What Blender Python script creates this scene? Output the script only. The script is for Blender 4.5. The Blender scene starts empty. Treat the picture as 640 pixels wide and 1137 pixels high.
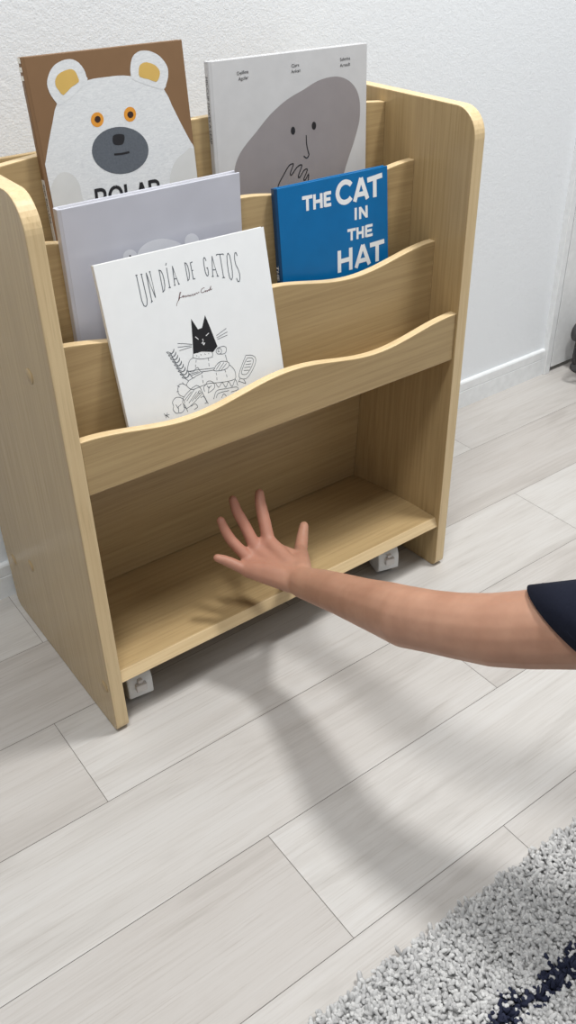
import bpy, bmesh, math, random, json
from mathutils import Vector, Matrix
random.seed(7)
PI = math.pi
sc = bpy.context.scene
col = sc.collection
ART = json.loads(r'''{"bear_body":[[26.8,-45.4],[18.8,-60.7],[9.7,-80.6],[1.6,-100.1],[-4.6,-114.6],[-6.8,-154.4],[-11.0,-212.6],[195.4,-258.1],[191.2,-191.3],[187.0,-148.7],[184.8,-114.2],[180.4,-104.7],[171.1,-84.8],[162.0,-64.1],[154.3,-46.6],[136.7,-36.5],[116.2,-29.4],[99.8,-27.3],[89.1,-27.3],[78.5,-27.2],[64.5,-28.1],[46.0,-33.6]],"bear_ear_l":[[29.4,-47.9],[25.7,-44.9],[21.3,-37.3],[19.4,-29.8],[20.1,-24.1],[22.9,-18.6],[26.9,-13.6],[32.5,-9.6],[39.9,-7.1],[46.1,-6.4],[52.0,-7.0],[58.3,-10.7],[63.0,-17.7],[64.3,-24.4],[64.3,-28.9],[46.9,-40.3]],"bear_ear_l_in":[[35.2,-38.9],[31.4,-34.8],[28.6,-30.1],[28.5,-25.7],[30.1,-22.3],[33.6,-19.0],[39.6,-16.8],[46.8,-15.6],[50.9,-16.7],[53.3,-19.6],[54.6,-24.1],[54.6,-28.6],[44.9,-32.7]],"bear_ear_r":[[118.9,-33.6],[116.1,-28.3],[117.1,-20.0],[120.5,-12.4],[124.4,-8.8],[130.4,-6.6],[136.0,-6.4],[142.5,-7.5],[149.9,-10.7],[155.0,-14.4],[159.5,-19.7],[162.0,-24.5],[162.6,-29.1],[161.4,-35.4],[158.3,-41.5],[154.4,-46.6],[142.2,-43.4]],"bear_ear_r_in":[[126.5,-31.2],[126.4,-25.4],[127.8,-21.1],[130.9,-18.7],[137.4,-17.9],[145.9,-21.1],[149.9,-24.5],[152.0,-28.5],[150.8,-33.3],[146.0,-38.3],[136.8,-34.6]],"bear_eye_l":[[76.0,-67.9],[75.5,-69.5],[74.7,-71.0],[73.5,-72.3],[72.1,-73.3],[70.5,-73.9],[68.8,-74.3],[67.1,-74.2],[65.5,-73.8],[64.1,-73.1],[62.8,-72.0],[61.9,-70.7],[61.3,-69.2],[61.0,-67.6],[61.2,-66.0],[61.7,-64.4],[62.5,-63.0],[63.7,-61.7],[65.1,-60.7],[66.6,-60.1],[68.3,-59.7],[70.0,-59.8],[71.6,-60.1],[73.1,-60.9],[74.3,-61.9],[75.3,-63.2],[75.9,-64.7],[76.2,-66.3]],"bear_eye_r":[[115.7,-67.5],[115.2,-69.1],[114.4,-70.6],[113.3,-71.9],[111.9,-73.0],[110.3,-73.7],[108.7,-74.0],[107.0,-74.0],[105.4,-73.6],[104.0,-72.8],[102.7,-71.8],[101.8,-70.5],[101.2,-68.9],[100.9,-67.3],[101.0,-65.7],[101.5,-64.1],[102.3,-62.6],[103.4,-61.3],[104.8,-60.3],[106.4,-59.6],[108.0,-59.2],[109.7,-59.2],[111.3,-59.6],[112.7,-60.3],[114.0,-61.4],[114.9,-62.7],[115.5,-64.2],[115.8,-65.8]],"bear_pupil_l":[[72.6,-67.1],[72.0,-68.4],[71.1,-69.3],[69.8,-69.9],[68.4,-70.0],[67.1,-69.6],[66.1,-68.7],[65.5,-67.5],[65.5,-66.2],[66.0,-65.0],[67.0,-64.0],[68.3,-63.5],[69.7,-63.4],[71.0,-63.8],[72.0,-64.7],[72.5,-65.8]],"bear_pupil_r":[[112.4,-67.4],[111.9,-68.7],[110.9,-69.7],[109.5,-70.3],[108.1,-70.3],[106.7,-69.9],[105.7,-69.0],[105.1,-67.8],[105.0,-66.5],[105.5,-65.3],[106.5,-64.3],[107.8,-63.7],[109.3,-63.6],[110.6,-64.0],[111.7,-64.9],[112.3,-66.1]],"bear_muzzle":[[124.8,-106.4],[123.7,-110.2],[121.8,-113.7],[119.0,-117.0],[115.5,-119.9],[111.4,-122.2],[106.8,-124.1],[101.7,-125.4],[96.4,-126.1],[90.9,-126.1],[85.4,-125.6],[80.1,-124.4],[75.1,-122.7],[70.4,-120.4],[66.3,-117.7],[62.8,-114.6],[59.9,-111.3],[57.8,-107.7],[56.5,-103.9],[56.0,-100.1],[56.3,-96.4],[57.5,-92.8],[59.4,-89.3],[62.0,-86.2],[65.4,-83.5],[69.3,-81.2],[73.7,-79.3],[78.5,-78.0],[83.6,-77.3],[88.9,-77.1],[94.3,-77.5],[99.6,-78.5],[104.6,-80.1],[109.4,-82.1],[113.7,-84.7],[117.4,-87.7],[120.5,-91.1],[122.8,-94.8],[124.4,-98.6],[125.0,-102.5]],"bear_nose":[[83.7,-85.7],[88.5,-84.3],[95.4,-85.2],[97.8,-88.0],[95.4,-94.3],[91.7,-95.9],[85.2,-95.0],[82.5,-91.8]],"bear_mouth":[[81.8,-104.3],[90.9,-105.0],[100.7,-104.6]],"bear_arm_l":[[-4.1,-152.5],[2.6,-125.5],[11.9,-115.2],[20.2,-113.0],[29.2,-117.2],[34.6,-126.2],[35.4,-138.1],[33.1,-159.4]],"bear_arm_r":[[181.7,-178.9],[147.5,-172.7],[146.3,-145.8],[150.8,-131.6],[158.7,-121.6],[169.9,-115.9],[185.3,-114.5]],"polar_text":[[51.8,-137.6],[132.5,-141.3]],"spine_split":[[-5.2,-114.5]],"blob":[[16.3,-174.5],[18.3,-150.4],[21.6,-127.0],[26.2,-112.0],[37.1,-98.0],[58.0,-81.6],[79.0,-65.2],[105.0,-51.2],[131.0,-42.7],[152.2,-35.4],[173.5,-32.9],[189.7,-34.6],[203.5,-40.6],[213.6,-49.4],[219.3,-59.9],[221.7,-72.2],[220.8,-88.4],[216.4,-102.2],[210.7,-116.0],[202.2,-133.7],[195.3,-149.7],[189.5,-170.5],[183.5,-204.8]],"cara_eye_l":[[116.2,-88.0],[115.9,-89.6],[115.3,-90.9],[114.4,-91.9],[113.2,-92.3],[112.1,-92.1],[111.0,-91.4],[110.1,-90.3],[109.6,-88.8],[109.4,-87.1],[109.7,-85.6],[110.3,-84.2],[111.3,-83.3],[112.4,-82.9],[113.6,-83.0],[114.7,-83.7],[115.5,-84.9],[116.1,-86.4]],"cara_eye_r":[[149.3,-86.3],[149.0,-87.9],[148.4,-89.3],[147.4,-90.2],[146.3,-90.6],[145.1,-90.5],[143.9,-89.8],[143.0,-88.6],[142.5,-87.1],[142.3,-85.4],[142.5,-83.8],[143.2,-82.5],[144.1,-81.5],[145.3,-81.1],[146.5,-81.3],[147.6,-82.0],[148.5,-83.1],[149.1,-84.6]],"cara_nose":[[133.2,-95.4],[133.5,-105.4],[135.4,-113.8],[136.9,-119.3],[134.1,-122.6],[130.8,-121.7],[128.7,-119.4]],"cara_hand":[[85.8,-152.6],[89.3,-145.7],[96.0,-137.8],[104.4,-128.4],[109.8,-126.4],[111.8,-127.9],[106.7,-136.9],[108.7,-139.7],[116.5,-132.3],[123.0,-129.6],[125.1,-131.5],[119.4,-142.2],[121.5,-144.6],[128.2,-137.4],[132.6,-136.0],[133.6,-138.2],[127.9,-147.7],[130.6,-149.0],[135.7,-142.7],[134.9,-150.9]],"cara_names":[[[34.8,-17.3],[50.7,-16.5]],[[36.3,-23.2],[50.2,-22.7]],[[113.2,-16.7],[124.8,-16.3]],[[112.6,-23.0],[126.6,-22.4]],[[188.4,-16.5],[204.7,-16.1]],[[188.4,-23.2],[204.7,-22.7]]],"white_ear":[[81.3,-67.1],[80.9,-68.9],[80.0,-70.4],[78.8,-71.7],[77.2,-72.6],[75.4,-73.2],[73.5,-73.3],[71.5,-73.1],[69.6,-72.5],[67.8,-71.5],[66.3,-70.1],[65.1,-68.6],[64.3,-66.9],[63.9,-65.0],[63.9,-63.2],[64.3,-61.6],[65.2,-60.0],[66.4,-58.8],[67.9,-57.8],[69.7,-57.3],[71.6,-57.1],[73.6,-57.3],[75.5,-57.9],[77.2,-58.9],[78.8,-60.2],[80.0,-61.8],[80.9,-63.5],[81.3,-65.3]],"white_head":[[147.2,-82.8],[146.3,-86.5],[144.4,-89.9],[141.5,-92.8],[137.8,-95.1],[133.3,-96.9],[128.2,-97.9],[122.6,-98.3],[116.8,-97.9],[110.9,-96.9],[105.1,-95.2],[99.7,-92.9],[94.6,-90.1],[90.2,-86.8],[86.5,-83.3],[83.6,-79.5],[81.7,-75.6],[80.7,-71.7],[80.6,-68.0],[81.6,-64.5],[83.5,-61.3],[86.2,-58.6],[89.8,-56.3],[94.0,-54.6],[98.9,-53.5],[104.2,-53.0],[109.8,-53.3],[115.5,-54.1],[121.2,-55.7],[126.7,-57.8],[131.9,-60.5],[136.5,-63.6],[140.4,-67.2],[143.6,-71.0],[145.8,-74.9],[147.0,-78.9]],"white_ear2":[[162.0,-67.0],[161.6,-69.1],[160.7,-70.9],[159.4,-72.4],[157.7,-73.5],[155.8,-74.3],[153.7,-74.5],[151.6,-74.3],[149.5,-73.6],[147.5,-72.5],[145.8,-71.0],[144.5,-69.2],[143.5,-67.2],[143.0,-65.1],[142.9,-63.0],[143.4,-61.0],[144.2,-59.2],[145.5,-57.7],[147.1,-56.6],[149.0,-55.9],[151.1,-55.6],[153.2,-55.8],[155.3,-56.5],[157.3,-57.6],[159.0,-59.1],[160.4,-60.8],[161.4,-62.8],[161.9,-64.9]],"white_dot":[[73.8,-64.4],[73.3,-65.0],[72.3,-65.1],[71.4,-64.6],[71.2,-63.9],[71.6,-63.2],[72.6,-63.2],[73.5,-63.7]],"THE":[[36.9,-31.2],[80.7,-32.9]],"CAT":[[88.0,-31.4],[166.4,-33.1]],"CAT_top":[140.6,-7.8],"THE_top":[42.9,-15.1],"IN":[[115.7,-57.0],[143.1,-57.4]],"THE2":[[113.4,-80.5],[148.7,-81.6]],"HAT":[[86.8,-119.5],[163.9,-120.3]],"HAT_top":[[89.2,-94.2],[165.9,-91.4]],"gatos_title":[[[46.3,-19.4],[46.6,-47.2],[47.9,-53.2],[50.0,-54.3],[51.9,-52.5],[53.1,-47.3],[52.3,-19.6]],[[45.1,-19.4],[47.5,-19.5]],[[51.1,-19.6],[53.5,-19.7]],[[58.3,-51.0],[58.2,-19.2],[63.6,-47.7],[62.8,-19.1]],[[57.2,-51.6],[59.3,-50.3]],[[61.8,-19.1],[63.7,-19.1]],[[74.2,-19.9],[74.1,-43.6],[76.1,-42.2],[77.6,-37.4],[78.0,-31.6],[77.6,-25.1],[76.1,-20.9],[74.2,-19.9]],[[73.5,-19.9],[74.6,-19.9]],[[73.3,-43.7],[74.5,-43.6]],[[83.7,-19.2],[83.2,-40.9]],[[83.2,-16.6],[84.7,-14.1]],[[81.8,-40.9],[84.7,-40.9]],[[89.9,-39.8],[91.1,-19.0],[95.1,-39.6]],[[90.5,-33.1],[93.7,-33.0]],[[88.8,-39.8],[90.9,-39.8]],[[94.1,-39.7],[96.2,-39.6]],[[107.2,-18.8],[107.2,-38.4],[108.9,-37.3],[110.2,-33.3],[110.5,-28.4],[110.1,-23.0],[108.8,-19.5],[107.2,-18.8]],[[106.6,-18.8],[107.6,-18.8]],[[106.5,-38.4],[107.5,-38.3]],[[117.0,-19.7],[114.0,-20.2],[114.3,-38.4],[116.9,-38.2]],[[114.1,-28.9],[116.1,-28.7]],[[134.3,-22.1],[133.7,-19.1],[132.5,-18.1],[131.3,-19.9],[130.9,-24.4],[131.0,-33.8],[131.9,-37.9],[133.3,-38.8],[134.5,-37.2],[134.9,-33.4],[134.7,-29.9],[133.2,-30.0]],[[139.6,-40.7],[143.0,-18.6],[146.1,-41.8]],[[141.0,-33.7],[144.8,-34.2]],[[138.2,-40.5],[140.9,-40.9]],[[144.8,-41.6],[147.5,-42.0]],[[148.9,-18.0],[158.1,-19.2]],[[153.5,-18.6],[153.5,-45.0]],[[151.7,-44.8],[155.4,-45.3]],[[148.9,-18.0],[148.9,-19.3]],[[158.1,-19.2],[158.1,-20.5]],[[164.3,-19.4],[162.4,-22.3],[161.4,-29.9],[161.0,-40.6],[161.6,-47.3],[163.4,-49.8],[165.3,-47.4],[166.3,-40.7],[166.6,-30.1],[166.1,-22.5],[164.3,-19.4]],[[176.1,-25.0],[175.1,-21.1],[173.6,-21.1],[172.4,-24.3],[171.9,-29.2],[172.4,-34.7],[174.5,-39.9],[175.5,-45.5],[175.1,-50.4],[173.5,-53.7],[171.5,-53.5],[170.5,-49.2]]],"gatos_sign":[[[87.0,-62.7],[88.8,-59.3],[91.8,-55.5],[94.7,-50.5],[95.8,-49.1],[94.3,-49.1],[92.7,-52.6],[91.1,-57.3],[93.1,-54.6],[95.6,-54.5],[97.8,-53.1],[97.1,-55.1],[99.4,-53.8],[99.8,-55.5],[101.6,-54.0],[102.3,-55.5],[104.2,-53.9],[104.7,-55.5],[106.8,-54.1],[105.9,-55.3],[107.6,-55.7],[109.4,-54.2],[110.1,-55.9],[112.4,-54.2],[112.6,-55.8],[115.0,-54.0],[116.2,-55.1],[118.0,-53.8],[118.6,-54.6]],[[126.5,-51.0],[124.7,-50.6],[122.1,-51.9],[121.0,-53.9],[122.2,-55.4],[125.2,-55.1],[127.0,-53.9],[127.1,-55.5],[129.2,-54.2],[129.5,-55.5],[131.5,-53.9],[132.0,-55.1],[134.2,-51.7],[135.0,-50.8],[133.6,-54.8],[136.1,-54.0]]],"kitty":[[96.8,-120.6],[99.5,-103.4],[102.3,-80.7],[105.6,-87.6],[108.7,-94.6],[114.2,-94.2],[120.9,-81.0],[124.7,-96.1],[130.1,-120.1],[123.2,-125.1],[108.2,-120.7]],"kitty_marks":[[[103.5,-101.9],[106.9,-106.0]],[[117.3,-104.4],[121.8,-102.1]],[[112.2,-106.6],[112.8,-109.3]],[[110.0,-111.6],[112.0,-110.3],[113.0,-112.4]],[[111.7,-112.0],[112.5,-113.7],[114.6,-111.8]]],"gatos_lines":[[[79.8,-103.8],[88.5,-106.3],[97.7,-109.4]],[[78.9,-108.0],[96.9,-110.7]],[[80.2,-112.3],[96.6,-112.1]],[[131.1,-107.7],[145.9,-102.6]],[[131.1,-110.2],[146.5,-107.0]],[[131.6,-112.3],[145.8,-110.6]],[[95.9,-124.9],[96.8,-120.6],[99.9,-119.0],[103.0,-120.8],[106.2,-119.1],[109.8,-119.6],[113.7,-121.6],[117.4,-120.6],[120.6,-123.4],[122.2,-127.4],[120.6,-130.6]],[[100.5,-123.2],[101.4,-124.4]],[[106.2,-123.2],[107.0,-124.9]],[[111.8,-124.1],[112.6,-125.6]],[[116.6,-124.9],[117.2,-126.1]],[[102.9,-125.6],[103.9,-126.3]],[[134.6,-127.1],[133.9,-128.5],[132.7,-129.4],[131.1,-129.7],[129.4,-129.2],[128.1,-128.2],[127.3,-126.7],[127.3,-125.2],[127.9,-123.8],[129.2,-122.9],[130.8,-122.6],[132.4,-123.0],[133.7,-124.1],[134.5,-125.5],[134.6,-127.1]],[[131.8,-126.1],[131.3,-126.9],[130.4,-127.0],[129.7,-126.5],[129.6,-125.5],[130.1,-124.8],[130.9,-124.6],[131.6,-125.2]],[[128.7,-122.5],[132.6,-122.0],[138.5,-122.2],[141.5,-125.1],[140.4,-129.1],[137.6,-131.0],[131.9,-130.0]],[[95.9,-124.9],[91.6,-126.3],[88.4,-130.5],[86.0,-137.9],[95.7,-139.6],[106.8,-141.6],[120.9,-144.0]],[[138.8,-132.6],[139.3,-137.9],[139.7,-141.9]],[[95.9,-124.9],[105.0,-128.9],[116.3,-130.4],[121.5,-130.5]],[[99.4,-128.4],[98.3,-131.2]],[[97.5,-133.5],[96.6,-136.5]],[[115.4,-130.7],[115.3,-134.0]],[[114.8,-136.4],[114.6,-140.2]],[[86.0,-137.9],[92.5,-140.8],[97.5,-137.6],[100.0,-138.2],[102.1,-143.2],[107.6,-144.4],[119.0,-146.0],[122.9,-142.5],[128.3,-139.3],[133.6,-139.2],[140.5,-142.1],[141.9,-145.6],[138.3,-148.8],[131.6,-149.5],[123.0,-148.2],[119.0,-146.0]],[[123.3,-146.5],[130.5,-139.9]],[[126.5,-148.1],[135.0,-141.1]],[[130.3,-148.6],[138.3,-143.0]],[[86.0,-137.9],[87.2,-141.6],[91.1,-147.8],[95.7,-146.5],[104.6,-145.1],[102.1,-143.2]],[[87.1,-142.3],[99.4,-142.4]],[[88.4,-144.4],[101.1,-143.7]],[[91.1,-147.8],[84.4,-149.7],[81.1,-154.4],[86.9,-160.7],[95.6,-160.7],[108.9,-159.8],[120.2,-162.0],[134.7,-164.5],[146.1,-164.6],[148.1,-160.4],[147.4,-153.1],[141.9,-145.6]],[[103.2,-147.8],[103.1,-151.1]],[[103.1,-153.7],[102.9,-157.6]],[[122.6,-150.1],[122.3,-153.2]],[[122.1,-155.7],[121.7,-159.3]],[[134.6,-149.6],[135.4,-153.2]],[[135.7,-155.9],[135.9,-159.6]],[[81.1,-154.4],[76.3,-150.5],[71.1,-151.0],[68.7,-156.7],[69.5,-162.1],[74.4,-166.1]],[[69.1,-151.0],[71.7,-153.3]],[[66.9,-157.5],[69.5,-158.2]],[[76.6,-148.8],[76.7,-151.3]],[[68.5,-111.4],[71.2,-122.1],[75.5,-134.5],[80.3,-144.7],[84.5,-149.2]],[[166.5,-140.7],[175.3,-143.1],[179.5,-148.7],[175.8,-156.9],[166.3,-166.3],[159.8,-168.4],[153.3,-165.3],[153.1,-159.9],[160.4,-148.8],[166.5,-140.7]],[[168.0,-144.3],[173.8,-145.8],[175.9,-149.6],[171.9,-156.4],[164.2,-163.0],[157.9,-162.1],[157.0,-158.4],[163.8,-148.4],[168.0,-144.3]],[[166.0,-148.4],[172.8,-149.5]],[[163.8,-151.6],[172.2,-152.8]],[[161.7,-154.7],[170.4,-156.0]],[[160.2,-157.9],[167.6,-159.5]],[[153.4,-166.1],[150.3,-169.8]],[[158.2,-168.5],[160.3,-173.9]],[[150.6,-168.5],[160.2,-174.4]],[[71.7,-171.8],[76.0,-165.3],[93.4,-157.4],[99.2,-167.4],[91.4,-173.8],[75.5,-180.8],[71.7,-171.8]],[[99.2,-167.4],[104.6,-183.7]],[[73.8,-175.5],[76.1,-184.9]],[[77.4,-172.2],[89.7,-161.5]],[[74.9,-170.2],[85.6,-162.9]],[[79.5,-175.4],[92.4,-164.9]],[[84.1,-174.2],[95.0,-166.2]],[[88.7,-172.9],[97.1,-167.6]],[[81.5,-179.9],[87.5,-178.6],[90.1,-183.1],[84.8,-184.9]],[[96.1,-173.8],[100.3,-173.0],[103.1,-181.2],[100.0,-181.8]],[[97.8,-167.0],[97.2,-167.8],[96.1,-168.1],[95.1,-167.6],[94.5,-166.6],[94.7,-165.6],[95.6,-165.0],[96.7,-165.2],[97.6,-165.9]],[[60.5,-181.9],[57.9,-176.7],[59.5,-173.3],[59.0,-168.0],[63.5,-164.2],[68.9,-165.0],[73.0,-168.3],[74.4,-172.6],[72.5,-176.2],[72.7,-180.4],[68.7,-183.4],[63.7,-182.9],[60.5,-181.9]],[[64.4,-182.1],[65.3,-175.1]],[[64.8,-177.5],[62.6,-172.2]],[[65.5,-175.6],[69.7,-173.3]],[[102.8,-168.0],[102.5,-162.6],[106.5,-159.9],[108.8,-157.2],[113.7,-158.0],[117.2,-162.2],[116.9,-166.8],[113.5,-169.0],[107.2,-170.8]],[[107.2,-170.8],[109.9,-163.5]],[[109.4,-165.9],[107.3,-161.9]],[[109.6,-165.2],[113.5,-163.2]],[[113.0,-180.2],[116.8,-173.3],[121.4,-171.2],[133.0,-172.8],[146.3,-174.7],[147.8,-178.4],[137.9,-178.7]],[[116.7,-179.9],[120.6,-175.2],[135.4,-176.1]],[[119.1,-161.7],[122.5,-168.4],[128.2,-163.7],[131.9,-171.1],[136.9,-165.2],[140.6,-172.6],[146.6,-165.3],[148.6,-173.8]],[[123.7,-182.0],[127.6,-177.8],[130.7,-181.9]],[[45.6,-178.1],[50.7,-184.1]],[[50.0,-178.2],[47.1,-183.8]],[[45.7,-181.0],[52.2,-180.9]],[[69.3,-113.3],[72.3,-110.9],[73.9,-108.5]],[[69.3,-113.3],[72.6,-111.9],[73.9,-108.5]],[[69.3,-113.3],[66.6,-110.4],[63.7,-109.7]],[[69.3,-113.3],[65.9,-112.2],[63.7,-109.7]],[[70.9,-117.2],[74.0,-114.8],[75.5,-112.5]],[[70.9,-117.2],[74.3,-115.9],[75.5,-112.5]],[[70.9,-117.2],[68.2,-114.4],[65.3,-113.8]],[[70.9,-117.2],[67.6,-116.2],[65.3,-113.8]],[[72.6,-121.2],[75.7,-118.8],[77.1,-116.4]],[[72.6,-121.2],[76.0,-119.8],[77.1,-116.4]],[[72.6,-121.2],[69.9,-118.5],[67.0,-117.9]],[[72.6,-121.2],[69.2,-120.3],[67.0,-117.9]],[[74.3,-125.2],[77.3,-122.7],[78.7,-120.3]],[[74.3,-125.2],[77.7,-123.8],[78.7,-120.3]],[[74.3,-125.2],[71.5,-122.5],[68.6,-122.1]],[[74.3,-125.2],[70.9,-124.3],[68.6,-122.1]],[[76.0,-129.2],[79.0,-126.7],[80.3,-124.3]],[[76.0,-129.2],[79.4,-127.8],[80.3,-124.3]],[[76.0,-129.2],[73.2,-126.6],[70.2,-126.3]],[[76.0,-129.2],[72.5,-128.4],[70.2,-126.3]],[[77.7,-133.2],[80.8,-130.8],[81.9,-128.3]],[[77.7,-133.2],[81.1,-131.9],[81.9,-128.3]],[[77.7,-133.2],[74.9,-130.7],[71.8,-130.5]],[[77.7,-133.2],[74.2,-132.6],[71.8,-130.5]],[[79.4,-137.2],[82.5,-134.8],[83.5,-132.3]],[[79.4,-137.2],[82.8,-135.9],[83.5,-132.3]],[[79.4,-137.2],[76.5,-134.9],[73.5,-134.7]],[[79.4,-137.2],[75.9,-136.7],[73.5,-134.7]],[[81.1,-141.3],[84.2,-138.8],[85.2,-136.3]],[[81.1,-141.3],[84.5,-140.0],[85.2,-136.3]],[[81.1,-141.3],[78.2,-139.0],[75.1,-138.9]],[[81.1,-141.3],[77.6,-140.8],[75.1,-138.9]],[[82.9,-145.4],[85.9,-142.9],[86.8,-140.4]],[[82.9,-145.4],[86.3,-144.0],[86.8,-140.4]],[[82.9,-145.4],[79.9,-143.2],[76.8,-143.2]],[[82.9,-145.4],[79.2,-145.0],[76.8,-143.2]]],"cat_letters":[["T",[36.1,-32.7],[52.2,-33.4],[36.7,-15.2],[52.6,-15.5]],["H",[53.3,-33.4],[67.5,-33.5],[54.0,-15.4],[68.0,-15.8]],["E",[69.9,-33.2],[81.4,-33.3],[70.5,-15.8],[82.0,-16.0]],["C",[89.0,-35.5],[115.0,-35.5],[89.9,-6.3],[116.1,-6.7]],["A",[117.3,-35.3],[143.6,-35.1],[118.3,-7.0],[143.6,-7.2]],["T",[140.9,-35.3],[166.4,-35.3],[141.3,-9.9],[166.5,-7.2]],["I",[118.7,-58.1],[122.5,-58.2],[119.2,-43.0],[123.0,-43.0]],["N",[126.3,-58.3],[140.8,-58.5],[126.7,-43.2],[140.8,-43.1]],["T",[105.7,-82.5],[120.1,-83.0],[106.3,-67.7],[120.6,-68.1]],["H",[121.3,-82.9],[133.2,-83.2],[121.8,-68.0],[133.6,-68.3]],["E",[135.5,-83.2],[148.7,-83.3],[135.9,-68.1],[149.0,-68.3]],["H",[87.8,-120.0],[113.1,-120.4],[88.8,-91.8],[113.9,-91.4]],["A",[116.5,-120.0],[144.7,-119.7],[117.5,-91.2],[145.4,-91.2]],["T",[143.2,-119.0],[168.7,-118.9],[143.8,-92.6],[169.1,-91.7]]],"polar_letters":[["P",[50.2,-158.1],[63.5,-158.8],[51.7,-136.1],[64.9,-136.7]],["O",[66.7,-158.5],[83.3,-159.2],[68.6,-136.6],[85.4,-136.9]],["L",[87.2,-159.5],[98.7,-160.0],[88.4,-137.1],[99.8,-137.4]],["A",[101.6,-160.0],[116.8,-160.7],[102.1,-137.6],[117.1,-138.1]],["R",[118.0,-160.7],[131.6,-161.3],[119.0,-138.1],[132.8,-138.2]]]}''')

# ------------------------------------------------------------------ materials
def s2l(c):
    return tuple(((v/255)/12.92 if v/255 <= .04045 else ((v/255+.055)/1.055)**2.4) for v in c) + (1.0,)
class NT:
    def __init__(self, name):
        self.m = bpy.data.materials.new(name); self.m.use_nodes = True
        self.t = self.m.node_tree; self.b = self.t.nodes['Principled BSDF']
    def n(self, kind, **kw):
        nd = self.t.nodes.new(kind)
        for k, v in kw.items(): setattr(nd, k, v)
        return nd
    def l(self, a, b): self.t.links.new(a, b)
    def set(self, **kw):
        for k, v in kw.items(): self.b.inputs[k.replace('_', ' ')].default_value = v
        return self
def noise(N, vec, scale, detail=3, rough=.55, dist=0):
    nd = N.n('ShaderNodeTexNoise'); nd.inputs['Scale'].default_value = scale
    nd.inputs['Detail'].default_value = detail; nd.inputs['Roughness'].default_value = rough
    nd.inputs['Distortion'].default_value = dist
    if vec is not None: N.l(vec, nd.inputs['Vector'])
    return nd
def mapping(N, src, scale=(1,1,1), loc=(0,0,0)):
    mp = N.n('ShaderNodeMapping'); mp.inputs['Scale'].default_value = scale
    mp.inputs['Location'].default_value = loc; N.l(src, mp.inputs['Vector']); return mp.outputs['Vector']
def ramp(N, fac, stops):
    r = N.n('ShaderNodeValToRGB'); e = r.color_ramp.elements
    e[0].position, e[0].color = stops[0]; e[1].position, e[1].color = stops[-1]
    for p, c in stops[1:-1]:
        x = e.new(p); x.color = c
    N.l(fac, r.inputs['Fac']); return r.outputs['Color']
def mix(N, a, b, fac, mode='MIX'):
    m = N.n('ShaderNodeMix', data_type='RGBA', blend_type=mode)
    for s, v in ((6, a), (7, b), (0, fac)):
        if hasattr(v, 'links'): N.l(v, m.inputs[s])
        else: m.inputs[s].default_value = v
    return m.outputs[2]
def bump(N, h, strength, dist=.001):
    b = N.n('ShaderNodeBump'); b.inputs['Strength'].default_value = strength
    b.inputs['Distance'].default_value = dist; N.l(h, b.inputs['Height']); N.l(b.outputs['Normal'], N.b.inputs['Normal'])
def plain(name, rgb, rough=.5, var=.04, scale=60, **kw):
    N = NT(name); tc = N.n('ShaderNodeTexCoord')
    f = noise(N, tc.outputs['Object'], scale, 2)
    c = s2l(rgb); d = tuple(x*(1-var) for x in c[:3])+(1,); u = tuple(min(1, x*(1+var)) for x in c[:3])+(1,)
    N.l(ramp(N, f.outputs['Fac'], [(.3, d), (.7, u)]), N.b.inputs['Base Color'])
    N.set(Roughness=rough, **kw); return N.m
def wood(name, grain, rgb_hi, rgb_lo, rough=.38):
    N = NT(name); tc = N.n('ShaderNodeTexCoord'); o = tc.outputs['Object']
    long_, cross = 5.0, 210.0
    sc1 = {'x': (long_, cross, cross), 'y': (cross, long_, cross), 'z': (cross, cross, long_)}[grain]
    sc2 = tuple(v*.16 for v in sc1)
    sc3 = tuple(v*2.6 for v in sc1)
    f1 = noise(N, mapping(N, o, sc1), 1, 4, .6, .3)
    f2 = noise(N, mapping(N, o, sc2), 1, 3, .5, .6)
    f3 = noise(N, mapping(N, o, sc3), 1, 2, .5)
    hi, lo = s2l(rgb_hi), s2l(rgb_lo)
    c1 = ramp(N, f1.outputs['Fac'], [(.34, lo), (.62, hi)])
    c2 = ramp(N, f2.outputs['Fac'], [(.3, tuple(v*.90 for v in hi[:3])+(1,)), (.7, hi)])
    c = mix(N, c1, c2, .5)
    c3 = ramp(N, f3.outputs['Fac'], [(.30, (.80,.78,.74,1)), (.42, (1,1,1,1))])
    N.l(mix(N, c, c3, .55, 'MULTIPLY'), N.b.inputs['Base Color'])
    N.set(Roughness=rough, Specular_IOR_Level=.45)
    bump(N, f3.outputs['Fac'], .10, .0006)
    return N.m
HI, LO = (187,162,119), (160,134,94)
EH, EL = (224,200,157), (204,176,131)
W_V = wood('laminate_vertical_grain', 'z', HI, LO, .27)
W_H = wood('laminate_horizontal_grain', 'x', HI, LO, .36)
E_V = wood('edge_band_vertical', 'z', EH, EL, .42)
E_H = wood('edge_band_horizontal', 'x', EH, EL, .42)
W_CAP = plain('laminate_cap', (178,152,110), .4)
M_WHITE = plain('white_plastic', (226,227,226), .35)
M_GREYP = plain('grey_plastic', (216,212,209), .4)
M_TYRE = plain('castor_tyre', (150,150,150), .6)
M_PAGE = plain('paper_edges', (236,234,226), .8, .05, 300)
def printed(name, rgb, rough=.45, var=.03, scale=40, spec=.4): return plain(name, rgb, rough, var, scale, Specular_IOR_Level=spec)
M_BROWN = printed('brown_cover', (128,99,71), .5)
M_BEARW = None
def bear_white():
    N = NT('scratched_white_print'); tc = N.n('ShaderNodeTexCoord')
    f = noise(N, mapping(N, tc.outputs['Object'], (130, 60, 420)), 1, 4, .7, 1.5)
    N.l(ramp(N, f.outputs['Fac'], [(.3, s2l((204,208,212))), (.7, s2l((228,231,233)))]), N.b.inputs['Base Color'])
    N.set(Roughness=.5); return N.m
M_BEARW = bear_white()
M_BEARARM = printed('pale_grey_print', (206,208,208), .5)
M_GREYLINE = printed('mid_grey_print', (165,168,170), .5)
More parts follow.
